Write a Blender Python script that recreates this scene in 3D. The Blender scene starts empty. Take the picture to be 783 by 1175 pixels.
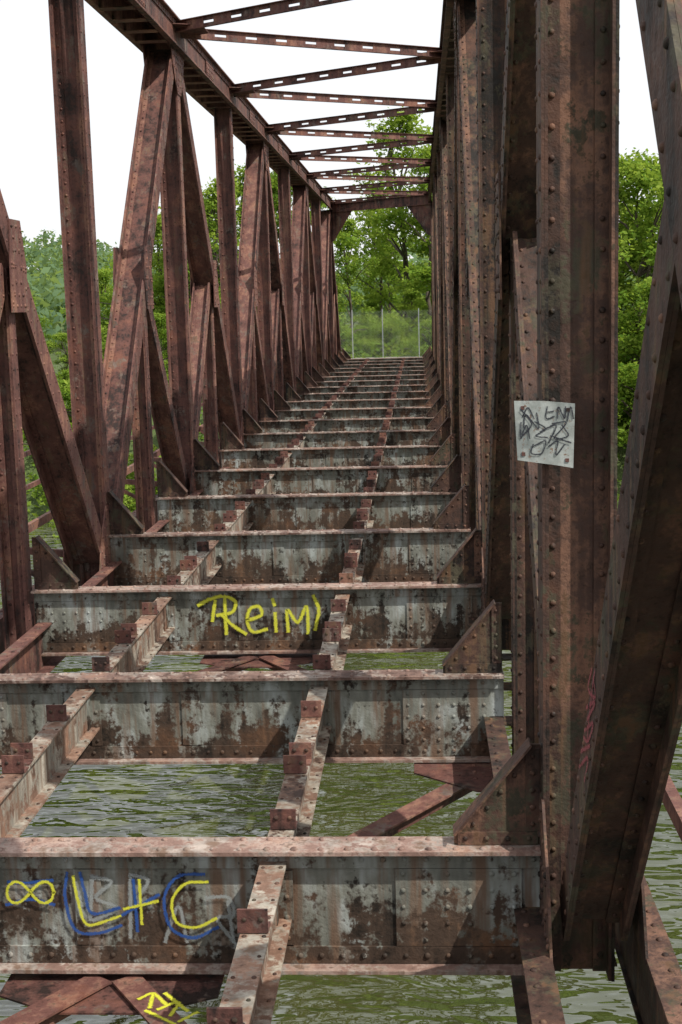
import bpy, math, random
import numpy as np
from mathutils import Vector, Matrix
random.seed(7); rng=np.random.default_rng(7)
scene=bpy.context.scene
scene.view_settings.view_transform='Standard'
scene.view_settings.look='None'
scene.view_settings.exposure=0

# ---------------------------------------------------------------- dimensions
F=1543.4; PI_,YA,RO=[math.radians(a) for a in (8.797,3.5045,1.5258)]
B1=6.9255; S=3.3998
def B(k): return B1+(k-1)*S
XL,XR=-4.10,0.60
XCL,XCR=-4.32,0.84
ZT=-2.9            # top of cross beams
ZB=-3.6
SL,SR=-2.71,-0.84  # stringers
ZCH=4.36           # underside of top chord
ZN_B,ZN_T=-3.45,4.55
ZM=(ZN_B+ZN_T)/2
WATER=-9.0

# ---------------------------------------------------------------- camera
fh=Vector((-math.sin(YA),math.cos(YA),0)); r0=Vector((math.cos(YA),math.sin(YA),0)); zz=Vector((0,0,1))
fwd=fh*math.cos(PI_)-zz*math.sin(PI_); u0=fh*math.sin(PI_)+zz*math.cos(PI_)
c_,s_=math.cos(RO),math.sin(RO)
rt=r0*c_-u0*s_; up=r0*s_+u0*c_
cam=bpy.data.cameras.new('camera'); camo=bpy.data.objects.new('camera',cam)
scene.collection.objects.link(camo); scene.camera=camo
M=Matrix((rt,up,-fwd)).transposed().to_4x4(); camo.matrix_world=M
cam.sensor_fit='VERTICAL'; cam.sensor_height=24; cam.lens=24*F/1175
cam.clip_start=0.05; cam.clip_end=5000
def ray(px,py): return (fwd+rt*((px-391.5)/F)-up*((py-587.5)/F))
def on_y(px,py,Y):
    d=ray(px,py); t=Y/d.y; return d*t
def on_x(px,py,X):
    d=ray(px,py); t=X/d.x; return d*t
def on_z(px,py,Z):
    d=ray(px,py); t=Z/d.z; return d*t

# ---------------------------------------------------------------- node helper
class NT:
    def __init__(s,name,disp=False):
        s.m=bpy.data.materials.new(name); s.m.use_nodes=True
        s.t=s.m.node_tree; s.n=s.t.nodes; s.l=s.t.links
        s.n.clear(); s.out=s.n.new('ShaderNodeOutputMaterial')
        s.geo=s.n.new('ShaderNodeNewGeometry'); s.tc=s.n.new('ShaderNodeTexCoord')
        s.pos=s.tc.outputs['Object']
    def put(s,inp,v):
        if hasattr(v,'is_output') : s.l.new(v,inp)
        else: inp.default_value=v
    def mp(s,scale,vec=None,loc=(0,0,0)):
        n=s.n.new('ShaderNodeMapping'); s.put(n.inputs[0],vec or s.pos); n.inputs['Scale'].default_value=scale; n.inputs['Location'].default_value=loc
        return n.outputs[0]
    def noise(s,scale,detail=5,rough=.55,vec=None,dist=0):
        n=s.n.new('ShaderNodeTexNoise'); s.put(n.inputs['Vector'],vec or s.pos)
        n.inputs['Scale'].default_value=scale; n.inputs['Detail'].default_value=detail; n.inputs['Roughness'].default_value=rough
        n.inputs['Distortion'].default_value=dist
        return n.outputs[0]
    def ramp(s,f,stops,interp='LINEAR'):
        n=s.n.new('ShaderNodeValToRGB'); s.put(n.inputs[0],f); e=n.color_ramp.elements
        n.color_ramp.interpolation=interp
        while len(e)<len(stops): e.new(.5)
        for i,(p,c) in enumerate(stops):
            e[i].position=p; e[i].color=(c if isinstance(c,tuple) else (c,c,c))+(1,)
        return n.outputs[0]
    def mix(s,f,a,b,mode='MIX'):
        n=s.n.new('ShaderNodeMix'); n.data_type='RGBA'; n.blend_type=mode
        for i,v in ((0,f),(6,a),(7,b)):
            if isinstance(v,tuple) and len(v)==3: v=v+(1,)
            s.put(n.inputs[i],v)
        return n.outputs[2]
    def math(s,op,a,b=0.0,clamp=False):
        n=s.n.new('ShaderNodeMath'); n.operation=op; s.put(n.inputs[0],a); s.put(n.inputs[1],b); n.use_clamp=clamp
        return n.outputs[0]
    def xyz(s,vec=None):
        n=s.n.new('ShaderNodeSeparateXYZ'); s.put(n.inputs[0],vec or s.pos); return n.outputs
    def mrange(s,v,a,b,c=0.,d=1.):
        n=s.n.new('ShaderNodeMapRange'); s.put(n.inputs[0],v)
        for i,x in enumerate((a,b,c,d)): n.inputs[i+1].default_value=x
        return n.outputs[0]
    def bump(s,h,strength=.3,dist=.01,nrm=None):
        n=s.n.new('ShaderNodeBump'); s.put(n.inputs['Height'],h); n.inputs['Strength'].default_value=strength; n.inputs['Distance'].default_value=dist
        if nrm: s.l.new(nrm,n.inputs['Normal'])
        return n.outputs[0]
    def attr(s,name):
        n=s.n.new('ShaderNodeAttribute'); n.attribute_name=name; return n.outputs['Fac']
    def bsdf(s,col,rough=.8,nrm=None,**kw):
        n=s.n.new('ShaderNodeBsdfPrincipled')
        if isinstance(col,tuple) and len(col)==3: col=col+(1,)
        s.put(n.inputs['Base Color'],col); s.put(n.inputs['Roughness'],rough)
        if nrm: s.l.new(nrm,n.inputs['Normal'])
        for k,v in kw.items(): s.put(n.inputs[k.replace('_',' ')],v)
        s.l.new(n.outputs[0],s.out.inputs[0]); s.b=n
        return n

def rust_material(name,dark,mid,light,paint=None,paint_amt=.5,rough=.85,zfade=None,pale=None,bloom=.5,yfade=False,isr=(-.31,-.13)):
    t=NT(name)
    isl=t.geo.outputs['Random Per Island']
    n1=t.noise(2.2,4,.68); n2=t.noise(17,3,.75)
    st=t.noise(1.0,3,.65,vec=t.mp((9,9,.6)))
    f=t.math('ADD',t.math('MULTIPLY',n1,.62),t.math('MULTIPLY',n2,.42))
    f=t.math('ADD',f,t.math('MULTIPLY',st,.45))
    f=t.math('ADD',f,t.mrange(isl,0,1,isr[0],isr[1]))
    col=t.ramp(f,[(.36,dark),(.47,mid),(.57,tuple(x*1.3 for x in mid)),(.68,light)])
    # orange bloom and isolated dark pits
    col=t.mix(t.ramp(n1,[(.54,0.),(.68,bloom)]),col,(light[0]*1.0,light[1]*.72,light[2]*.5))
    col=t.mix(t.ramp(n2,[(.56,0.),(.66,.65)]),col,dark)
    if paint:
        g=t.noise(3.1,5,.72,vec=t.mp((1,1,.8),loc=(3,7,1)))
        g=t.math('ADD',g,t.math('MULTIPLY',t.math('SUBTRACT',n2,.5),.45))
        g=t.math('ADD',g,t.math('MULTIPLY',t.math('SUBTRACT',st,.5),.5))
        if zfade:
            zf=t.mrange(t.xyz()[2],zfade[0],zfade[1],-.17,.05)
            g=t.math('ADD',g,zf)
        if yfade: g=t.math('ADD',g,t.mrange(t.xyz()[1],12,26,.0,-.07))
        a=.5+(.5-paint_amt)*.35
        mask=t.ramp(g,[(a-.06,0.),(a+.035,1.)])
        pn=t.noise(5,3,.7,vec=t.mp((1,1,.35)))
        pc=t.ramp(pn,[(.3,tuple(x*.5 for x in paint)),(.5,paint),(.68,pale or tuple(min(1,x*1.5) for x in paint))])
        pc=t.mix(t.ramp(st,[(.50,0.),(.64,.75)]),pc,(.13,.065,.035))
        col=t.mix(mask,col,pc)
    nr=t.bump(n2,.6,.012)
    t.bsdf(col,t.mrange(n2,.3,.7,rough-.25,rough+.08),nr,Specular_IOR_Level=.38)
    return t.m

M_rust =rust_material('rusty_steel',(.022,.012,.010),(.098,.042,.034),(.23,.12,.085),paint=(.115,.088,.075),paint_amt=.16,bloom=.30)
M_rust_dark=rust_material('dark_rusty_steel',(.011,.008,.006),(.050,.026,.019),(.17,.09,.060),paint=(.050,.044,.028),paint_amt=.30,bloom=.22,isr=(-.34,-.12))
M_web  =rust_material('painted_beam_steel',(.014,.010,.007),(.050,.031,.021),(.14,.078,.045),paint=(.175,.18,.155),paint_amt=.62,zfade=(-3.62,-3.1),pale=(.34,.37,.36),yfade=True,bloom=.3)
M_flange=rust_material('beam_flange_steel',(.07,.040,.031),(.17,.105,.085),(.36,.265,.225),paint=(.29,.245,.215),paint_amt=.40,bloom=.35)
M_str  =rust_material('stringer_steel',(.05,.028,.020),(.15,.088,.062),(.33,.22,.165),paint=(.27,.245,.205),paint_amt=.48,bloom=.4)

# ---------------------------------------------------------------- mesh builder
class MB:
    def __init__(s): s.v=[]; s.f=[]; s.mi=[]
    def box(s,c,h,ax=None,mi=0):
        c=Vector(c)
        X,Y,Z=ax if ax else (Vector((1,0,0)),Vector((0,1,0)),Vector((0,0,1)))
        i=len(s.v)
        for a,b,d in ((-1,-1,-1),(1,-1,-1),(1,1,-1),(-1,1,-1),(-1,-1,1),(1,-1,1),(1,1,1),(-1,1,1)):
            s.v.append(tuple(c+X*(a*h[0])+Y*(b*h[1])+Z*(d*h[2])))
        for q in ((0,3,2,1),(4,5,6,7),(0,1,5,4),(1,2,6,5),(2,3,7,6),(3,0,4,7)):
            s.f.append(tuple(i+k for k in q)); s.mi.append(mi)
    def rng(s,x0,x1,y0,y1,z0,z1,mi=0):
        s.box(((x0+x1)/2,(y0+y1)/2,(z0+z1)/2),((x1-x0)/2,(y1-y0)/2,(z1-z0)/2),mi=mi)
    def bar(s,p0,p1,w,h,upv=(0,0,1),mi=0):
        p0=Vector(p0);p1=Vector(p1); t=(p1-p0); L=t.length; t.normalize()
        a=t.cross(Vector(upv)).normalized(); b=a.cross(t).normalized()
        s.box((p0+p1)/2,(w/2,L/2,h/2),(a,t,b),mi)
    def prism(s,pts,nrm,th,mi=0):
        n=Vector(nrm).normalized()*(th/2); i=len(s.v); k=len(pts)
        for p in pts: s.v.append(tuple(Vector(p)-n))
        for p in pts: s.v.append(tuple(Vector(p)+n))
        s.f.append(tuple(range(i+k-1,i-1,-1))); s.mi.append(mi)
        s.f.append(tuple(range(i+k,i+2*k))); s.mi.append(mi)
        for j in range(k):
            s.f.append((i+j,i+(j+1)%k,i+k+(j+1)%k,i+k+j)); s.mi.append(mi)
    def obj(s,name,mats,parent=None):
        me=bpy.data.meshes.new(name); me.from_pydata(s.v,[],s.f)
        for m in (mats if isinstance(mats,list) else [mats]): me.materials.append(m)
        me.polygons.foreach_set('material_index',s.mi)
        me.update(); o=bpy.data.objects.new(name,me); scene.collection.objects.link(o)
        if parent: o.parent=parent
        return o
class Rivets:
    def __init__(s): s.p=[];s.n=[];s.r=[]
    def add(s,p,n,r=.019): s.p.append(tuple(p)); s.n.append(tuple(n)); s.r.append(r)
    def line(s,p0,p1,n,sp,r=.019,skip=.04):
        p0=Vector(p0);p1=Vector(p1);L=(p1-p0).length; m=max(1,int(L/sp))
        for i in range(m+1):
            if rng.random()<skip: continue
            s.add(p0.lerp(p1,i/m),n,r)
    def obj(s,name,mat,parent):
        P=np.array(s.p);Nn=np.array(s.n,float);R=np.array(s.r)
        R=R*rng.uniform(.85,1.12,len(R))
        Nn/=np.linalg.norm(Nn,axis=1)[:,None]
        ref=np.where(np.abs(Nn[:,2:3])<.9,np.array([[0,0,1.]]),np.array([[1.,0,0]]))
        A=np.cross(Nn,ref);A/=np.linalg.norm(A,axis=1)[:,None];Bv=np.cross(Nn,A)
        tv=[]
        for rr,hh in ((1,0),(.95,.3),(.6,.6)):
            for j in range(7):
                a=2*math.pi*j/7; tv.append((rr*math.cos(a),rr*math.sin(a),hh))
        tv.append((0,0,.72)); tv=np.array(tv)
        V=P[:,None,:]+R[:,None,None]*(tv[None,:,0:1]*A[:,None,:]+tv[None,:,1:2]*Bv[:,None,:]+tv[None,:,2:3]*Nn[:,None,:])
        V=V.reshape(-1,3); n=len(P); k=len(tv)
        q=[];tri=[]
        for r_ in range(2):
            for j in range(7): q.append((r_*7+j,r_*7+(j+1)%7,(r_+1)*7+(j+1)%7,(r_+1)*7+j))
        for j in range(7): tri.append((14+j,14+(j+1)%7,21))
        q=np.array(q);tri=np.array(tri); off=(np.arange(n)*k)[:,None,None]
        faces=(q[None]+off).reshape(-1,4).tolist()+(tri[None]+off).reshape(-1,3).tolist()
        me=bpy.data.meshes.new(name); me.from_pydata(V.tolist(),[],faces); me.materials.append(mat)
        me.polygons.foreach_set('use_smooth',[True]*len(me.polygons)); me.update()
        o=bpy.data.objects.new(name,me); scene.collection.objects.link(o); o.parent=parent; return o

bridge=bpy.data.objects.new('truss_bridge',None); scene.collection.objects.link(bridge)
XA=Vector((1,0,0))

def member(mb,rv,xc,inner,p0,p1,wx,fw,t=.016,leg=.085):
    """riveted I section lying in the truss plane: flanges face +-X, web spans X"""
    a=Vector((xc,)+p0); b=Vector((xc,)+p1); d=(b-a); L=d.length; d.normalize()
    n=XA.cross(d).normalized()
    if n.y>0: n=-n               # n faces the -Y side
    mid=(a+b)/2
    for sg in (-1,1):
        mb.box(mid+XA*sg*(wx/2-t/2),(t/2,L/2,fw/2),(XA,d,n))
        for sn in (-1,1):
            mb.box(mid+XA*sg*(wx/2-t-leg/2-.001)+n*sn*(t+.002),(leg/2,L/2-.003,t/2),(XA,d,n))
            mb.box(mid+XA*sg*(wx/2-t-t/2-.001)+n*sn*(fw/4+t),(t/2,L/2-.004,fw/4-t),(XA,d,n))
    mb.box(mid,(wx/2-t-.004,L/2-.006,t/2),(XA,d,n))
    ym=max(min(p0[0],p1[0]),3.0)
    sp=.15 if ym<26 else (.26 if ym<45 else None)
    if sp:
        for sg in (-1,1):
            o=XA*sg*(wx/2-t-leg*.55)+n*(1.5*t+.002)
            rv.line(a+o+d*.1,b+o-d*.1,n,sp,.016 if sp<.2 else .022)
        for sn in (-1,1):
            o=XA*inner*(wx/2)+n*sn*fw*.32
            rv.line(a+o+d*.1,b+o-d*.1,XA*inner,sp,.015 if sp<.2 else .022)
            if ym<15:
                o=-XA*inner*(wx/2)+n*sn*fw*.32
                rv.line(a+o+d*.1,b+o-d*.1,-XA*inner,sp,.015)

def plate(mb,rv,xc,inner,off,poly,y0):
    for sg in (-1,1):
        x=xc+sg*off
        mb.prism([(x,y,z) for y,z in poly],(1,0,0),.014)
    x=xc+inner*(off+.007)
    if y0<48:
        cy=sum(p[0] for p in poly)/len(poly); cz=sum(p[1] for p in poly)/len(poly)
        for sc in (.86,.62,.35):
            pp=[(cy+(y-cy)*sc,cz+(z-cz)*sc) for y,z in poly]
            for i in range(len(pp)):
                a=pp[i]; b=pp[(i+1)%len(pp)]
                rv.line((x,)+a,(x,)+(a[0]+(b[0]-a[0])*.9,a[1]+(b[1]-a[1])*.9),(inner,0,0),.13 if y0<25 else .22,.018 if y0<25 else .024)

def truss(name,xc,inner,tops,bots,mat):
    mb=MB(); rv=Rivets()
    k0,k1=bots[0],bots[-1]
    # verticals
    for k in range(k0+1,k1):
        y=B(k)
        if (k-k0)%2==0: member(mb,rv,xc+inner*.045,inner,(y,-3.62),(y,ZCH+.03),.375,.27)
        elif y<4: member(mb,rv,xc-inner*.12,inner,(y,-3.62),(y,ZM-.1),.27,.21)
        else: member(mb,rv,xc+inner*.02,inner,(y,-3.62),(y,ZM-.1),.27,.21)
    # main and secondary diagonals
    for t in tops:
        for sg in (-1,1):
            b=t+2*sg
            p0=Vector((B(b),ZN_B)); p1=Vector((B(t),ZN_T)); d=(p1-p0).normalized()
            p0+=d*.28; p1-=d*.30
            member(mb,rv,xc,inner,tuple(p0),tuple(p1),.452,.30)
            m=Vector((B(t+sg),ZM)); q=Vector((B(t),ZN_B)); e=(m-q).normalized()
            member(mb,rv,xc-inner*.02,inner,tuple(q+e*.28),tuple(m-e*.18),.33,.25)
            # plate at the crossing with the half-height post
            y=B(t+sg)
            if t+sg>1:
                w_=.26; poly=[(y-w_,ZM-.55),(y+w_,ZM-.55),(y+w_*(1.25 if sg>0 else .9),ZM-.1),(y+w_*.7,ZM+.38),(y-w_*.7,ZM+.38),(y-w_*(1.25 if sg<0 else .9),ZM-.1)]
                plate(mb,rv,xc,inner,.236,poly,y)
        y=B(t)
        plate(mb,rv,xc,inner,.240,[(y-.62,ZCH+.02),(y-.50,ZCH-.30),(y-.16,ZCH-.72),(y+.16,ZCH-.72),(y+.50,ZCH-.30),(y+.62,ZCH+.02)],y)
        plate(mb,rv,xc,inner,.236,[(y-.60,-3.28),(y+.60,-3.28),(y+.45,-2.95),(y+.16,-2.6),(y-.16,-2.6),(y-.45,-2.95)],y)
    for b in bots:
        y=B(b)
        plate(mb,rv,xc,inner,.238,[(y-.65,-3.28),(y+.65,-3.28),(y+.5,-2.9),(y+.16,-2.5),(y-.16,-2.5),(y-.5,-2.9)],y)
    # top chord : built-up box open below
    ya,yb=B(tops[0])-.5,B(tops[-1])+.5
    for sg in (-1,1):
        x=xc+sg*.262
        mb.rng(x-.008,x+.008,ya,yb,ZCH,ZCH+.46)
        mb.rng(min(x+sg*.01,x+sg*.09),max(x+sg*.01,x+sg*.09),ya,yb,ZCH-.002,ZCH+.014)
        mb.rng(min(x+sg*.01,x+sg*.03),max(x+sg*.01,x+sg*.03),ya,yb,ZCH+.016,ZCH+.10)
        mb.rng(min(x+sg*.01,x+sg*.03),max(x+sg*.01,x+sg*.03),ya,yb,ZCH+.37,ZCH+.459)
    mb.rng(xc-.36,xc+.36,ya-.01,yb+.01,ZCH+.462,ZCH+.485)
    y=ya+.2
    while y<min(yb,60):
        mb.rng(xc-.25,xc+.25,y,y+.22,ZCH-.016,ZCH-.004); y+=.85
    x=xc+inner*.295
    rv.line((x-.003*inner,ya+4,ZCH+.06),(x-.003*inner,45,ZCH+.06),(inner,0,0),.2,.022)
    rv.line((x-.003*inner,ya+4,ZCH+.415),(x-.003*inner,45,ZCH+.415),(inner,0,0),.2,.022)
    for k in range(int(tops[0])+1,tops[-1],2):   # splice plates
        y=B(k); mb.rng(xc+inner*.292-.006,xc+inner*.292+.006,y-.45,y+.45,ZCH+.11,ZCH+.36)
        if y<50:
            for zz_ in (.15,.235,.32): rv.line((xc+inner*.298,y-.4,ZCH+zz_),(xc+inner*.298,y+.4,ZCH+zz_),(inner,0,0),.13,.02)
    # bottom chord : two channels
    ya,yb=B(k0)-.6,B(k1)+.6
    for sg in (-1,1):
        x=xc+sg*.262
        mb.rng(x-.008,x+.008,ya,yb,-3.72,-3.275)
        xx=sorted((x-sg*.03,x+sg*.12)); mb.rng(xx[0],xx[1],ya,yb,-3.273,-3.255)
        xx=sorted((x-sg*.03,x+sg*.13)); mb.rng(xx[0],xx[1],ya,yb,-3.742,-3.722)
        rv.line((x+sg*.07,3,-3.255),(x+sg*.07,30,-3.255),(0,0,1),.16,.018)
    y=ya
    while y<60: mb.rng(xc-.22,xc+.22,y,y+.25,-3.76,-3.745); y+=1.1
    mb.obj(name,mat,bridge); rv.obj(name+'_rivets',mat,bridge)

truss('left_truss',XCL,1,[2,6,10,14,18],[0,4,8,12,16,20],M_rust)
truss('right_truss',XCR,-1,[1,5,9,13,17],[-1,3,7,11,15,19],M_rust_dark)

# ---------------------------------------------------------------- cross beams
mw=MB(); mf=MB(); rw=Rivets(); rf=Rivets(); mg=MB(); rg=Rivets()
FW=.108
for k in range(0,21):
    y=B(k); x0,x1=XL-.02,XR+.015
    mf.rng(x0,x1,y-FW,y+FW,ZT-.022,ZT)
    mw.rng(x0,x1,y-.008,y+.008,ZB+.022,ZT-.024)
    mf.rng(x0,x1,y-FW,y+FW,ZB,ZB+.02)
    for sg in (-1,1):
        yy=sorted((y+sg*.009,y+sg*.026))
        mw.rng(x0+.01,x1-.01,yy[0],yy[1],ZT-.125,ZT-.026)
        mw.rng(x0+.01,x1-.01,yy[0],yy[1],ZB+.024,ZB+.12)
        for a,b in ((x0+.02,x0+.75),(-.18,.50)):
            yy=sorted((y+sg*.009,y+sg*.022))
            mw.rng(a,b,yy[0],yy[1],ZB+.124,ZT-.13)
        for xs in (SL,SR):
            for s2 in (-1,1):
                yy=sorted((y+sg*.009,y+sg*.024))
                a=xs+s2*.02; b=xs+s2*.10
                mw.rng(min(a,b),max(a,b),yy[0],yy[1],ZB+.13,ZT-.14)
                mw.rng(min(xs+s2*.008,xs+s2*.02),max(xs+s2*.008,xs+s2*.02),*sorted((y+sg*.026,y+sg*.11)),ZT-.45,ZT-.145)
        yy=sorted((y+sg*.009,y+sg*.021)); mw.rng(-1.95,-1.80,yy[0],yy[1],ZB+.127,ZT-.133)
    if y<50:
        sp=.115 if y<22 else .2; R=.017 if y<22 else .022
        for z in (ZT-.075,ZB+.07): rw.line((x0+.05,y-.026,z),(x1-.05,y-.026,z),(0,-1,0),sp,R)
        for yo in (-.068,.068):
            rf.line((x0+.05,y+yo,ZT),(x1-.03,y+yo,ZT),(0,0,1),sp*1.25,.019 if y<22 else .022)
        if y<30:
            for a,b in ((x0+.06,x0+.71),(-.14,.46)):
                for i in range(6 if y<16 else 4):
                    x=a+(b-a)*i/((6 if y<16 else 4)-1); rw.line((x,y-.022,ZB+.16),(x,y-.022,ZT-.16),(0,-1,0),.085,.015,.1)
            for xs in (SL,SR):
                for s2 in (-1,1): rw.line((xs+s2*.065,y-.024,ZB+.17),(xs+s2*.065,y-.024,ZT-.17),(0,-1,0),.1,.016)
    # triangular gusset brackets at both ends
    for sgx,xe in ((1,XL),(-1,XR)):
        W,Hh=.46,.56
        pts=[(xe-sgx*.005,y,ZT+.002),(xe+sgx*W,y,ZT+.002),(xe+sgx*(W),y,ZT+.06),(xe+sgx*.05,y,ZT+Hh),(xe-sgx*.005,y,ZT+Hh)]
        mg.prism(pts,(0,1,0),.016)
        a=Vector((xe+sgx*W,y,ZT+.075)); b=Vector((xe+sgx*.05,y,ZT+Hh+.01))
        mg.bar(a,b,.012,.14,upv=(0,1,0))
        for sy in (-1,1):
            mg.rng(*sorted((xe+sgx*.012,xe+sgx*(W-.02))),*sorted((y+sy*.009,y+sy*.021)),ZT+.004,ZT+.075)
            mg.rng(*sorted((xe+sgx*.002,xe+sgx*.075)),*sorted((y+sy*.0085,y+sy*.0195)),ZT+.078,ZT+Hh-.02)
        if y<40:
            rg.line((xe+sgx*.06,y-.021,ZT+.04),(xe+sgx*(W-.06),y-.021,ZT+.04),(0,-1,0),.09,.015)
            rg.line((xe+sgx*.04,y-.0195,ZT+.12),(xe+sgx*.04,y-.0195,ZT+Hh-.06),(0,-1,0),.09,.015)
            rg.line(a+Vector((-.03*sgx,-.008,-.05)),b+Vector((.01*sgx,-.008,-.09)),(0,-1,0),.1,.015)
mw.obj('cross_beam_webs',M_web,bridge); mf.obj('cross_beam_flanges',M_flange,bridge)
rw.obj('web_rivets',M_web,bridge); rf.obj('flange_rivets',M_flange,bridge)
mg.obj('beam_end_brackets',M_rust_dark,bridge); rg.obj('bracket_rivets',M_rust_dark,bridge)

# ---------------------------------------------------------------- stringers with sleeper angles
ms=MB(); mc=MB(); rs=Rivets()
for k in range(-1,20):
    ya=B(k)+.012; yb=B(k+1)-.012
    if k==-1: ya=B(-1)-.4
    for xs in (SL,SR):
        zt=ZT-.085
        ms.rng(xs-.072,xs+.072,ya,yb,zt-.016,zt)
        ms.rng(xs-.006,xs+.006,ya,yb,zt-.33,zt-.018)
        ms.rng(xs-.088,xs+.088,ya,yb,zt-.348,zt-.332)
        if ya<40:
            for o in (-.048,.048):
                rs.line((xs+o,ya+.1,zt),(xs+o,yb-.1,zt),(0,0,1),.19,.012,.1)
                rs.line((xs+.06,ya+.1,zt-.332),(xs+.06,yb-.1,zt-.332),(0,0,1),.25,.012,.3)
        for j,(fr,pair) in enumerate(((.13,0),(.40,1),(.74,0))):
            y=B(k)+S*fr+rng.uniform(-.03,.03)
            if k==-1 and y<1: continue
            for q in range(1+pair):
                yy=y+q*.25; xo=xs+rng.uniform(-.012,.012); w=.074
                mc.rng(xo-w,xo+w,yy-.007,yy+.007,zt+.006,zt+.125)
                if q==0: mc.rng(xo-w,xo+w,yy+.008,yy+.10,zt+.0015,zt+.015)
                else: mc.rng(xo-w,xo+w,yy-.10,yy-.008,zt+.0015,zt+.015)
                if yy<35:
                    for o in (-.04,.04): rs.add((xo+o,yy-.007,zt+.075),(0,-1,0),.014)
        for yy,sg in ((ya,1),(yb,-1)):
            for o in (-1,1):
                ms.rng(*sorted((xs+o*.0065,xs+o*.018)),*sorted((yy+sg*.12,yy+sg*.20)),zt-.31,zt-.03)
ms.obj('stringers',M_str,bridge); mc.obj('sleeper_angles',M_rust,bridge); rs.obj('stringer_rivets',M_rust_dark,bridge)

# ---------------------------------------------------------------- bottom lateral bracing
ml=MB(); rl=Rivets(); zl=ZB-.03; XC=(XCL+XCR)/2
for c in range(1,20,2):
    for kk in (c-1,c+1):
        for xe in (XCL+.25,XCR-.25):
            a=Vector((XC,B(c),zl)); b=Vector((xe,B(kk),zl-.001*kk)); d=(b-a).normalized(); a=a+d*.12; b=b-d*.1
            ml.bar(a,b,.16,.014); ml.bar(a+Vector((0,0,-.06)),b+Vector((0,0,-.06)),.014,.10)
    y=B(c); ml.prism([(XC-.6,y-.24,zl-.03),(XC-.25,y-.42,zl-.03),(XC+.25,y-.42,zl-.03),(XC+.6,y-.24,zl-.03),(XC+.6,y+.24,zl-.03),(XC+.25,y+.42,zl-.03),(XC-.25,y+.42,zl-.03),(XC-.6,y+.24,zl-.03)],(0,0,1),.012)
for kk in range(0,20,2):
    for xe,sg in ((XL-.05,1),(XR+.02,-1)):
        y=B(kk); ml.prism([(xe,y-.75,zl+.012),(xe+sg*.25,y-.7,zl+.012),(xe+sg*.72,y-.3,zl+.012),(xe+sg*.72,y+.3,zl+.012),(xe+sg*.25,y+.7,zl+.012),(xe,y+.75,zl+.012)],(0,0,1),.012)
        if y<30:
            for o in (.12,.25,.38): rl.line((xe+sg*o,y-.6+o*.6,zl+.018),(xe+sg*o,y+.6-o*.6,zl+.018),(0,0,1),.14,.018)
ml.obj('lateral_bracing',M_rust,bridge); rl.obj('lateral_rivets',M_rust,bridge)

# ---------------------------------------------------------------- top bracing
mt=MB(); zt=ZCH+.36
def brace(p0,p1,dep=.18):
    p0=Vector(p0);p1=Vector(p1); d=(p1-p0); L=d.length; d.normalize()
    a=d.cross(Vector((0,0,1))).normalized()*.033
    for o in (-1,1):
        mt.bar(p0+Vector((0,0,o*(dep/2-.035))),p1+Vector((0,0,o*(dep/2-.035))),.014,.07)
        mt.bar(p0+a+Vector((0,0,o*(dep/2-.003))),p1+a+Vector((0,0,o*(dep/2-.003))),.055,.010)
    s=.25
    while s<L-.2:
        mt.bar(p0+d*s+a*.3,p0+d*(s+.38)+a*.3,.010,dep*.95); s+=.60
for k in range(2,19,2):
    for kk in (k-1,k+1):
        if kk>17: continue
        brace((XCL+.28,B(k)+(.25 if kk>k else -.25),zt),(XCR-.28,B(kk)+(-.25 if kk>k else .25),zt))
    mt.prism([(XCL+.25,B(k)-.6,zt),(XCL+.75,B(k)-.35,zt),(XCL+.75,B(k)+.35,zt),(XCL+.25,B(k)+.6,zt)],(0,0,1),.012)
    mt.prism([(XCR-.25,B(k-1)-.6,zt),(XCR-.75,B(k-1)-.35,zt),(XCR-.75,B(k-1)+.35,zt),(XCR-.25,B(k-1)+.6,zt)],(0,0,1),.012)
# end portal
a=Vector((XCL+.2,B(18),ZCH+.12)); b=Vector((XCR-.2,B(17),ZCH+.12))
mt.bar(a,b,.02,.40)
for o in (-.21,.21): mt.bar(a+Vector((0,0,o)),b+Vector((0,0,o)),.2,.016)
d=(b-a).normalized()
for p,e in ((a,d),(b,-d)):
    p=p+Vector((0,0,-.22)); nn=d.cross(Vector((0,0,1)))
    mt.prism([p,p+e*1.35,p+e*1.25+Vector((0,0,-.10)),p+e*.25+Vector((0,0,-1.3)),p+Vector((0,0,-1.4))],nn,.016)
mt.obj('top_bracing',M_rust,bridge)

# ---------------------------------------------------------------- outriggers and hand rails of the service walkway
mo=MB()
for side,xc,xo in ((-1,XCL,-5.75),(1,XCR,1.56)):
    for k in range(-1,21):
        y=B(k)
        if side<0:
            mo.bar((xc+side*.27,y,-3.15),(xo,y,-3.05),.07,.09)
            mo.bar((xc+side*.27,y,-3.7),(xo-side*.1,y,-3.12),.06,.06)
            mo.bar((xo,y,-3.12),(xo,y,-2.05),.07,.07,upv=(0,1,0))
        else:
            mo.bar((xc+side*.40,y+1.7,-3.30),(xo,y+1.7,-3.20),.06,.08)
            mo.bar((xc+side*.27,y+1.7,-3.7),(xo,y+1.7,-3.25),.05,.05)
    if side<0:
        for z in (-2.06,-2.55): mo.bar((xo+side*.06,B(-1),z),(xo+side*.06,B(20),z),.04,.07)
    mo.bar((xo-side*.05,B(-1),-3.09),(xo-side*.05,B(20),-3.09),.07,.12)
mo.obj('walkway_railing',M_rust,bridge)

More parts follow.
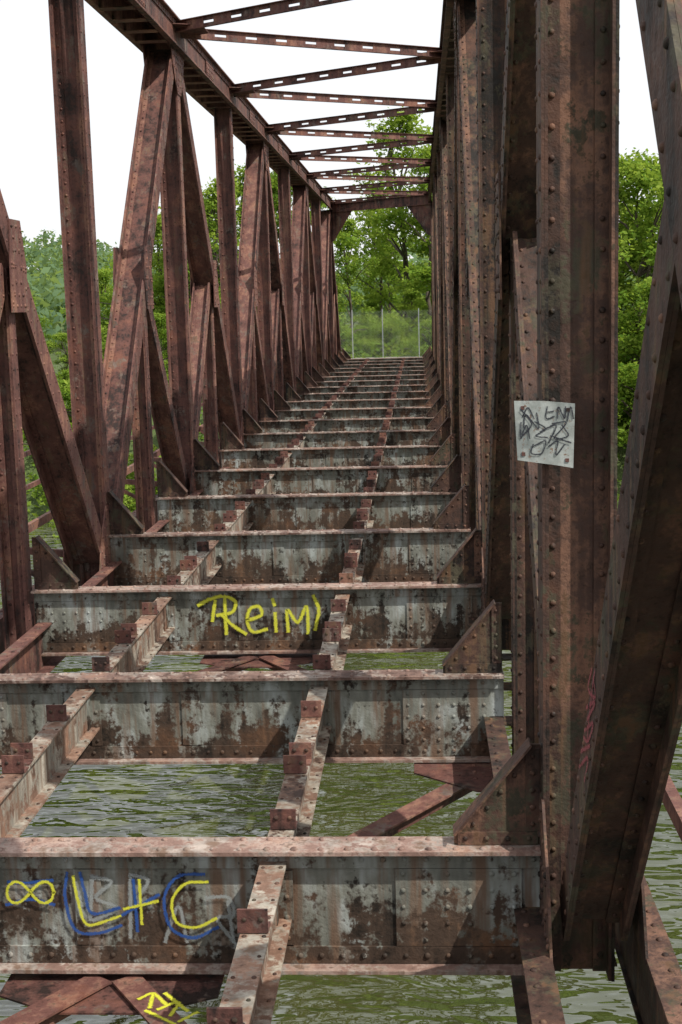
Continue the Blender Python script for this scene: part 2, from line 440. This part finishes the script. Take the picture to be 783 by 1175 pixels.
# ---------------------------------------------------------------- graffiti
def spray_mat(name,col,op=.93):
    t=NT(name); uv=t.xyz(t.tc.outputs['UV'])
    d=t.math('ABSOLUTE',t.math('SUBTRACT',uv[0],.5))
    n=t.noise(35,3,.7); n2=t.noise(160,2,.6)
    e=t.math('SUBTRACT',.43,d); e=t.math('ADD',e,t.math('MULTIPLY',t.math('SUBTRACT',n,.5),.6)); e=t.math('ADD',e,t.math('MULTIPLY',t.math('SUBTRACT',n2,.5),.6))
    a=t.ramp(e,[(.0,0.),(.24,op)])
    b=t.bsdf(t.mix(t.ramp(n,[(.35,.0),(.7,.6)]),col,tuple(c*.55 for c in col)),.6); t.l.new(a,b.inputs['Alpha']); return t.m
M_yel=spray_mat('yellow_spray_paint',(.68,.68,.05)); M_blue=spray_mat('blue_spray_paint',(.02,.08,.30)); M_wht=spray_mat('white_spray_paint',(.34,.37,.37),.7); M_pink=spray_mat('pink_spray_paint',(.38,.08,.10),.6); M_blk=spray_mat('black_marker',(.015,.018,.03))
def catmull(pts,n=8):
    if len(pts)<3: 
        return [pts[0].lerp(pts[-1],i/n) for i in range(n+1)]
    P=[pts[0]*2-pts[1]]+pts+[pts[-1]*2-pts[-2]]; out=[]
    for i in range(1,len(P)-2):
        for j in range(n):
            t=j/n; a,b,c,d=P[i-1:i+3]
            out.append(.5*((2*b)+(c-a)*t+(2*a-5*b+4*c-d)*t*t+(3*b-a-3*c+d)*t**3))
    out.append(pts[-1]); return out
def stroke_obj(name,strokes,w,nrm,mat,parent,jit=0):
    vs=[];fs=[];uv=[]; nrm=Vector(nrm)
    for si,st in enumerate(strokes):
        c=catmull([Vector(p) for p in st]); off=nrm*(.0003*si)
        i0=len(vs); t0=(c[1]-c[0]).normalized(); t1=(c[-1]-c[-2]).normalized()
        c=[c[0]-t0*w*.3]+c+[c[-1]+t1*w*.3]
        for i,p in enumerate(c):
            t=(c[min(i+1,len(c)-1)]-c[max(i-1,0)]).normalized(); a=nrm.cross(t).normalized()*w/2
            vs+= [tuple(p-a+off),tuple(p+a+off)]; uv+=[(0,i),(1,i)]
        for i in range(len(c)-1):
            q=i0+2*i; fs.append((q,q+1,q+3,q+2))
    me=bpy.data.meshes.new(name); me.from_pydata(vs,[],fs); me.materials.append(mat)
    u=me.uv_layers.new(name='UVMap')
    for l in me.loops: u.data[l.index].uv=uv[l.vertex_index]
    o=bpy.data.objects.new(name,me); scene.collection.objects.link(o); o.parent=parent
y1=B(1)-.031
P=lambda L,Y: [[on_y(a,b,Y) for a,b in s] for s in L]
inf=[[(35+27*math.cos(a)/(1+math.sin(a)**2)*1.0,1024+34*math.sin(a)*math.cos(a)/(1+math.sin(a)**2)) for a in np.linspace(0,2*math.pi,22)]]
Lc=[[(84,1006),(90,1035),(99,1060),(118,1058),(138,1051)],[(160,1010),(163,1060)],[(143,1043),(181,1034)],[(238,1012),(213,1014),(198,1033),(203,1058),(225,1064),(248,1054)]]
stroke_obj('graffiti_blue',P([[(77,1002),(75,1030),(86,1066),(112,1071),(139,1062)],[(92,1002),(98,1026),(106,1048),(137,1042)],[(153,1010),(156,1040),(158,1068)],[(140,1050),(182,1027)],[(234,1003),(204,1006),(189,1030),(196,1064),(222,1076),(250,1064)],[(10,1012),(30,1013),(60,1010)],[(8,1038),(36,1032),(62,1038)]],y1-.001),.028,(0,-1,0),M_blue,bridge)
stroke_obj('graffiti_white',P([[(106,1006),(104,1055)],[(106,1006),(128,1012),(110,1030),(134,1042),(108,1056)],[(150,1004),(150,1075)],[(150,1004),(170,1010),(158,1030)],[(190,1080),(205,1040),(215,1080)],[(238,1030),(262,1030),(268,1050),(250,1055),(272,1085)],[(262,1035),(268,1080)]],y1+.003),.034,(0,-1,0),M_wht,bridge)
stroke_obj('graffiti_yellow',P(inf+Lc,y1-.004),.025,(0,-1,0),M_yel,bridge)
y3=B(3)-.031
stroke_obj('graffiti_name',P([[(240,688),(256,684),(270,690),(267,702),(250,706)],[(258,688),(260,727)],[(255,706),(268,718),(282,727)],[(247,690),(244,712)],
 [(284,712),(300,706),(297,696),(287,699),(284,714),(291,725),(306,722)],[(316,704),(317,724)],[(313,688),(315,694)],[(331,724),(330,700),(342,714),(352,696),(354,726)],[(360,684),(366,700),(362,722)],[(228,694),(240,688)]],y3),.055,(0,-1,0),M_yel,bridge)
zg=zl+.010
stroke_obj('graffiti_letters',[[on_z(a,b,zg) for a,b in s] for s in ([(160,1146),(176,1140),(190,1152)],[(176,1140),(172,1156)],[(182,1158),(205,1150),(196,1165)],[(190,1140),(215,1160)],[(206,1172),(226,1162)],[(168,1160),(200,1175)])],.034,(0,0,1),M_yel,bridge)
# pink tag on the inner flange of the inclined strut beside the first beam
xp=XCR+.02-.165-.004
stroke_obj('graffiti_pink',[[on_x(a+3,b,xp) for a,b in s] for s in ([(676,768),(672,790),(680,800),(678,778)],[(670,812),(680,806),(671,826)],[(668,838),(678,830),(672,850),(667,846)],[(664,862),(674,856)],[(662,880),(672,870),(668,896)],[(680,770),(676,800),(671,850)])],.03,(-1,0,0),M_pink,bridge)

# ---------------------------------------------------------------- metal sign on the post
t=NT('weathered_sign_plate')
n=t.noise(9,7,.7); n2=t.noise(30,5,.75); n3=t.noise(5,4,.6,vec=t.mp((1,1,1),loc=(4,2,9)))
col=t.mix(t.ramp(n,[(.35,0.),(.7,1.)]),(.20,.22,.21),(.42,.45,.44))
col=t.mix(t.ramp(n3,[(.50,0.),(.60,.6)]),col,(.11,.13,.13))
col=t.mix(t.ramp(n2,[(.57,0.),(.64,.9)]),col,(.14,.065,.03))
t.bsdf(col,.5,t.bump(n2,.2,.004)); M_sign=t.m
sy=B(1)-.19
c4=[on_y(590,460,sy),on_y(624,460,sy),on_y(660,463,sy),on_y(658,537,sy),on_y(640,534,sy),on_y(594,528,sy)]
sg=bpy.data.objects.new('metal_sign',None); scene.collection.objects.link(sg)
mb=MB(); mb.prism(c4[::-1],(0,1,0),.004); 
for p in ((600,468),(652,470),(651,528),(601,521)):
    q=on_y(p[0],p[1],sy-.004); mb.box(q,(.009,.003,.009),mi=1)
mb.box(on_y(640,495,sy+.05),(.02,.047,.02),mi=1)
mb.obj('sign_plate',[M_sign,M_rust],sg)
stroke_obj('sign_scribble',P([[(600,478),(606,468),(613,480)],[(601,490),(604,476),(618,492),(616,474)],[(628,467),(627,480),(636,478)],[(629,473),(635,472)],[(640,480),(641,467),(648,480),(649,467)],[(651,483),(655,467),(658,480)],[(598,485),(598,503),(604,488),(608,503)],[(614,484),(626,492),(615,500),(628,502)],[(634,486),(650,485),(636,503),(652,500),(645,488)],[(612,512),(626,506),(622,520),(610,520),(612,510)],[(630,512),(640,506),(638,522),(648,510)],[(620,495),(638,488),(630,508)],[(598,470),(610,486),(600,500)],[(632,500),(655,508)]],sy-.005),.0105,(0,-1,0),M_blk,sg)

# ---------------------------------------------------------------- terrain, water
def sm(x): x=np.clip(x,0,1); return x*x*(3-2*x)
def hgt(x,y):
    x=np.asarray(x,float);y=np.asarray(y,float)
    h=-10.8+(-4.7+10.8)*sm((y-50)/16)
    wob=.35*np.sin(x*.31+y*.17)+.3*np.sin(x*.13-y*.23+1)
    h=h+wob*sm((y-50)/10)
    emb=sm((y-70)/3)*sm((7.5-np.abs(x+1.75))/3.5); h=h*(1-emb)+(-3.1)*emb
    h=h+ (14*sm((-x-10)/90)+1)*sm((y-120)/190)
    near=sm((-1.2-y)/1.0); h=h*(1-near)+(-3.2)*near
    return h
xs=np.concatenate([np.linspace(-900,-60,30,endpoint=False),np.linspace(-60,60,90),np.linspace(70,900,30)])
ys=np.concatenate([np.linspace(-300,-6,12,endpoint=False),np.linspace(-6,100,110),np.linspace(105,400,40),np.linspace(430,2500,20)])
GX,GY=np.meshgrid(xs,ys); GZ=hgt(GX,GY)
V=np.stack([GX,GY,GZ],-1).reshape(-1,3); nx=len(xs); ny=len(ys)
fs=[(j*nx+i,j*nx+i+1,(j+1)*nx+i+1,(j+1)*nx+i) for j in range(ny-1) for i in range(nx-1)]
me=bpy.data.meshes.new('ground'); me.from_pydata(V.tolist(),[],fs); me.polygons.foreach_set('use_smooth',[True]*len(fs))
t=NT('grassy_ground'); n=t.noise(.6,6,.7); n2=t.noise(9,4,.7)
t.bsdf(t.mix(t.ramp(n2,[(.35,0.),(.7,1.)]),t.ramp(n,[(.3,(.03,.05,.012)),(.5,(.06,.09,.02)),(.7,(.12,.12,.06))]),(.08,.12,.03)),.95,t.bump(n2,.8,.15))
me.materials.append(t.m); o=bpy.data.objects.new('ground',me); scene.collection.objects.link(o)

t=NT('canal_water')
n=t.noise(.42,3,.5,vec=t.mp((.75,1.3,1)),dist=1.0); n2=t.noise(1.5,2,.5,vec=t.mp((.6,1.7,1)),dist=.6); n4=t.noise(5.5,1,.5,vec=t.mp((.8,1.4,1))); n3=t.noise(.12,2,.5)
h=t.math('ADD',t.math('MULTIPLY',n,1.0),t.math('MULTIPLY',n2,.50)); h=t.math('ADD',h,t.math('MULTIPLY',n4,.05))
t.bsdf(t.ramp(n3,[(.35,(.034,.042,.012)),(.65,(.055,.060,.016))]),.02,t.bump(h,1.0,.40),IOR=1.75,Specular_IOR_Level=.9)
mb=MB(); mb.v=[(-900,-1.5,WATER),(900,-1.5,WATER),(900,60,WATER),(-900,60,WATER)]; mb.f=[(0,1,2,3)]; mb.mi=[0]; mb.obj('water',t.m)

t=NT('abutment_concrete'); n=t.noise(1.5,8,.7,vec=t.mp((1,1,.4))); n2=t.noise(20,5,.6)
t.bsdf(t.ramp(n,[(.3,(.12,.11,.09)),(.7,(.30,.28,.24))]),.9,t.bump(n2,.4,.02))
mb=MB(); mb.rng(-7,4,72.6,76,-12,-3.02); mb.rng(-6.5,3.2,66.9,72.59,-12,-3.95); mb.obj('bridge_abutment',t.m)
mb=MB(); mb.rng(-7,4,-6,-1.05,-12,-3.05); mb.rng(-6.5,3.2,-1.04,.9,-12,-3.95); mb.obj('bridge_abutment',t.m)

# chain link fence closing the far end
t=NT('galvanised_wire'); n=t.noise(8,4,.6); t.bsdf(t.ramp(n,[(.3,(.30,.32,.31)),(.7,(.46,.48,.47))]),.5,Metallic=.2)
mb=MB(); yf=74.2; z0,z1=-3.0,-.45; xa,xb=-4.5,1.1
for x in (-3.65,-2.0,-.02,1.05): mb.bar((x,yf,z0),(x,yf,z1+.1),.045,.045,upv=(0,1,0))
hh=z1-z0
for i in range(-17,38):
    x=xa+i*.15
    for sgn in (1,-1):
        xs0=x if sgn>0 else x+hh; xs1=x+hh if sgn>0 else x
        za,zb=z0,z1; X0,X1=xs0,xs1
        def cl(X,Z,Xo,Zo):
            if X<xa: f=(xa-X)/(Xo-X); return xa,Z+(Zo-Z)*f
            if X>xb: f=(xb-X)/(Xo-X); return xb,Z+(Zo-Z)*f
            return X,Z
        if max(X0,X1)<=xa or min(X0,X1)>=xb: continue
        a=cl(X0,za,X1,zb); b=cl(X1,zb,X0,za)
        mb.bar((a[0],yf-.06+.006*sgn,a[1]),(b[0],yf-.06+.006*sgn,b[1]),.005,.005,upv=(0,1,0))
mb.obj('chain_link_fence',t.m)

# ---------------------------------------------------------------- vegetation
def leaf_material(name,a,b,c):
    t=NT(name); oi=t.n.new('ShaderNodeObjectInfo')
    f=t.math('ADD',t.math('MULTIPLY',t.geo.outputs['Random Per Island'],.40),t.math('MULTIPLY',t.attr('tint'),.60))
    f=t.math('ADD',f,t.mrange(oi.outputs['Random'],0,1,-.15,.2))
    col=t.ramp(f,[(.1,a),(.5,b),(.9,c)])
    d=t.n.new('ShaderNodeBsdfDiffuse'); t.l.new(col,d.inputs[0])
    tr=t.n.new('ShaderNodeBsdfTranslucent'); t.l.new(t.mix(.55,col,(.34,.44,.04)),tr.inputs[0])
    m=t.n.new('ShaderNodeMixShader'); m.inputs[0].default_value=.5; t.l.new(d.outputs[0],m.inputs[1]); t.l.new(tr.outputs[0],m.inputs[2]); t.l.new(m.outputs[0],t.out.inputs[0]); return t.m
M_leaf=leaf_material('tree_leaves',(.050,.110,.016),(.150,.255,.036),(.30,.39,.07))
M_leaf_far=leaf_material('haze_tinted_leaves',(.065,.115,.08),(.11,.18,.11),(.16,.24,.13))  # aerial haze painted into the leaf colour as a bluish green base
t=NT('tree_bark'); n=t.noise(6,6,.7,vec=t.mp((1,1,.2))); t.bsdf(t.ramp(n,[(.3,(.035,.025,.018)),(.7,(.12,.095,.07))]),.9,t.bump(n,.6,.03)); M_bark=t.m
def leaves(C,size,tint,upb=.5):
    n=len(C); N=rng.normal(size=(n,3)); N[:,2]=np.abs(N[:,2])+upb; N/=np.linalg.norm(N,axis=1)[:,None]
    A=np.cross(N,rng.normal(size=(n,3)));A/=np.linalg.norm(A,axis=1)[:,None];Bv=np.cross(N,A)
    s=(size*rng.uniform(.6,1.3,n))[:,None]
    V=np.stack([C-A*s*.55,C+Bv*s*.32,C+A*s*.55,C-Bv*s*.32],1).reshape(-1,3)
    return V,np.repeat(tint,4)
def leafmesh(name,V,T,mats,extra=None):
    n=len(V)//4; me=bpy.data.meshes.new(name)
    ev,ef=(extra if extra else ([],[]))
    m=len(ev); allv=np.concatenate([V,np.array(ev).reshape(-1,3)]) if m else V
    faces=np.arange(4*n).reshape(-1,4)
    if ef: faces=np.concatenate([faces,np.array(ef)+4*n])
    nf=len(faces)
    me.vertices.add(len(allv)); me.vertices.foreach_set('co',allv.astype(np.float32).ravel())
    me.loops.add(nf*4); me.loops.foreach_set('vertex_index',faces.astype(np.int32).ravel())
    me.polygons.add(nf); me.polygons.foreach_set('loop_start',(np.arange(nf)*4).astype(np.int32))
    for mm in mats: me.materials.append(mm)
    mi=np.zeros(nf,np.int32); mi[n:]=1 if len(mats)>1 else 0; me.polygons.foreach_set('material_index',mi)
    a=me.attributes.new('tint','FLOAT','POINT'); tt=np.zeros(len(allv),np.float32); tt[:len(T)]=T; a.data.foreach_set('value',tt)
    me.update(calc_edges=True); me.validate(); return me
def tube(ev,ef,p0,p1,r0_,r1_,seg=6):
    p0=np.array(p0,float);p1=np.array(p1,float); d=p1-p0; d/=np.linalg.norm(d)
    a=np.cross(d,[.3,.9,.1]);a/=np.linalg.norm(a);b=np.cross(d,a); i=len(ev)
    for p,r in ((p0,r0_),(p1,r1_)):
        for j in range(seg):
            an=2*math.pi*j/seg; ev.append((p+r*(a*math.cos(an)+b*math.sin(an))).tolist())
    for j in range(seg): ef.append((i+j,i+(j+1)%seg,i+seg+(j+1)%seg,i+seg+j))
def make_tree(seed,H=12,W=4.2,low=.12,nc=64,nl=250,size=.28,wispy=0.):
    global rng
    rr=np.random.default_rng(seed); ev=[];ef=[]
    pts=[np.array([0,0,-.4])]
    for i in range(1,8): pts.append(np.array([rr.normal()*.12*i*.5,rr.normal()*.12*i*.5,H*.9*i/7]))
    for i in range(7): tube(ev,ef,pts[i],pts[i+1],.24*(1-i/7.6),.24*(1-(i+1)/7.6),7)
    Cs=[];Ts=[]
    lob=rr.uniform(0,6.28,4)
    for c in range(nc):
        h=low+(1-low)*rr.random()**.85
        prof=math.sin(math.pi*min(1,max(0,(h-low*.4)/(1.03-low*.4)))**.75)**.7
        an=rr.uniform(0,6.28); R=W*prof*(1+.30*math.sin(2*an+lob[0])+.22*math.sin(3*an+lob[1]+h*4))
        r=R*(rr.random()**.45); cen=np.array([r*math.cos(an),r*math.sin(an),h*H])
        if r>R*.4 and c%2==0:
            base=pts[min(6,int(h*6.2))]; midp=(base+cen)/2+np.array([0,0,.25]); tube(ev,ef,base,midp,.08,.05,5); tube(ev,ef,midp,cen,.05,.015,5)
        cr=rr.uniform(.40,1.10)*W/4.2; k=int(nl*cr**1.6*(1-wispy*.5))
        d=rr.normal(size=(k,3)); d/=np.linalg.norm(d,axis=1)[:,None]
        rad=cr*rr.random(k)**.55
        p=cen+d*rad[:,None]*np.array([1.25,1.25,.6])+rr.normal(size=(k,3))*.16
        Cs.append(p); tn=rr.uniform(.15,.85); Ts.append(np.clip(tn+.25*d[:,2]+rr.normal(size=k)*.08,0,1))
    C=np.concatenate(Cs);T=np.concatenate(Ts); rng=rr
    V,TT=leaves(C,size,T)
    return leafmesh('tree_mesh_%d'%seed,V,TT,[M_leaf,M_bark],(ev,ef))
trees=[make_tree(11),make_tree(12,H=13,W=3.6,nc=60),make_tree(13,H=11,W=4.8,low=.08,nc=75),make_tree(14,H=14,W=3.6,low=.2,nc=52,wispy=.5),make_tree(15,H=12,W=4.0,low=.02,nc=80)]
bush=make_tree(21,H=3.4,W=2.6,low=.0,nc=42,nl=260,size=.22)
rng=np.random.default_rng(99)
def place(me,name,x,y,sc,zs=1.,rot=None):
    o=bpy.data.objects.new(name,me); o.location=(x,y,float(hgt(x,y))-.15); o.scale=(sc,sc,sc*zs); o.rotation_euler=(0,0,rng.uniform(0,6.28) if rot is None else rot)
    scene.collection.objects.link(o)
H0={0:12,1:13,2:11,3:14,4:12}
def tree_at(px,top,Y,v,wide=1.):
    X=(px-474)/1560*Y; z=hgt(X,Y); ztop=(347-top)/1560*Y; s=(ztop-float(z)+.1)/H0[v]
    o=bpy.data.objects.new('tree',trees[v]); o.location=(X,Y,float(z)-.1); sw=s*wide; o.scale=(sw,sw,s); o.rotation_euler=(0,0,rng.uniform(0,6.28)); scene.collection.objects.link(o)
for a in [(395,255,88,3),(430,225,104,3),(458,140,98,3,1.1),(488,180,92,3),(520,160,96,0),(590,180,84,4),
          (355,215,92,3),(320,205,86,1),(285,195,90,3),(250,208,84,3),(215,225,88,4),(180,245,92,2),
          (640,170,78,1),(690,190,72,4),(722,205,66,0),(760,200,70,2),(800,175,68,1),(850,180,72,3),(740,330,60,4,1.2),(790,320,60,2),
          (110,300,100,4),(20,330,112,0),(230,330,72,4),(170,355,70,2,1.2),(115,385,69,0,1.2),(60,372,72,4,1.1),(10,390,72,2),(-50,380,70,4),(300,300,76,0),(345,320,80,4),(420,345,96,4),(465,335,90,2),(440,270,120,0),(670,300,66,4),(620,300,66,2)]:
    tree_at(*a)
for i in range(30):
    x=rng.uniform(-34,18); y=rng.uniform(54,66)
    if -6<x<3 and y>62: continue
    place(bush,'bush',x,y,rng.uniform(.55,1.1))
for x,y in ((-4.6,77.5),(-1.8,79),(.6,77.2),(-3.2,82),(2.4,80)): place(bush,'bush',x,y,rng.uniform(.55,.8))
# undergrowth leaves on the bank
n=30000; x=rng.uniform(-40,26,n); y=rng.uniform(52.5,84,n); ok=~((np.abs(x+1.75)<4.6)&(y>66)&(y<75)); x=x[ok];y=y[ok]
z=hgt(x,y)+rng.random(len(x))**1.6*(.5+.7*(np.sin(x*1.1)*np.sin(y*.9)+1)*.5)
V,T=leaves(np.stack([x,y,z],1),.30,np.clip(.5+.35*np.sin(x*.8+y*.5)+rng.normal(size=len(x))*.1,0,1),.3)
o=bpy.data.objects.new('undergrowth',leafmesh('undergrowth',V,T,[M_leaf])); scene.collection.objects.link(o)
# distant wooded hill
Cs=[];Ts=[]
for i in range(420):
    y=rng.uniform(130,330); x=rng.uniform(-.46,.30)*y
    r=rng.uniform(3,5.5); z=float(hgt(x,y))+r*.9; k=150
    d=rng.normal(size=(k,3)); d/=np.linalg.norm(d,axis=1)[:,None]; d[:,2]=np.abs(d[:,2])*1.1-.3
    Cs.append(np.array([x,y,z])+d*r*rng.uniform(.75,1.1,k)[:,None]+rng.normal(size=(k,3))*.35); Ts.append(np.clip(rng.uniform(.2,.7)+.3*d[:,2],0,1))
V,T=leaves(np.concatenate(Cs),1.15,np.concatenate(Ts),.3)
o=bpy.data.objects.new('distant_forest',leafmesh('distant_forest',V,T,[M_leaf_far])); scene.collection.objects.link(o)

# ---------------------------------------------------------------- sky and sun
sd=Vector((.62,-.42,.86)).normalized(); el=math.asin(sd.z); az=math.atan2(sd.x,sd.y)
w=bpy.data.worlds.new('World'); scene.world=w; w.use_nodes=True; nt=w.node_tree; nt.nodes.clear()
sk=nt.nodes.new('ShaderNodeTexSky'); sk.sky_type='NISHITA'; sk.sun_disc=False; sk.sun_elevation=el; sk.sun_rotation=az; sk.air_density=1.0; sk.dust_density=4.0; sk.ozone_density=1.0
mx=nt.nodes.new('ShaderNodeMix'); mx.data_type='RGBA'; mx.inputs[0].default_value=.80; mx.inputs[7].default_value=(7.9,8.0,8.15,1)
bg=nt.nodes.new('ShaderNodeBackground'); bg.inputs[1].default_value=.15; ou=nt.nodes.new('ShaderNodeOutputWorld')
nt.links.new(sk.outputs[0],mx.inputs[6]); nt.links.new(mx.outputs[2],bg.inputs[0]); nt.links.new(bg.outputs[0],ou.inputs[0])
sun=bpy.data.lights.new('sun','SUN'); sun.energy=5.0; sun.angle=math.radians(.5); sun.color=(1,.95,.86)
so=bpy.data.objects.new('sun',sun); so.rotation_euler=sd.to_track_quat('Z','Y').to_euler(); scene.collection.objects.link(so)
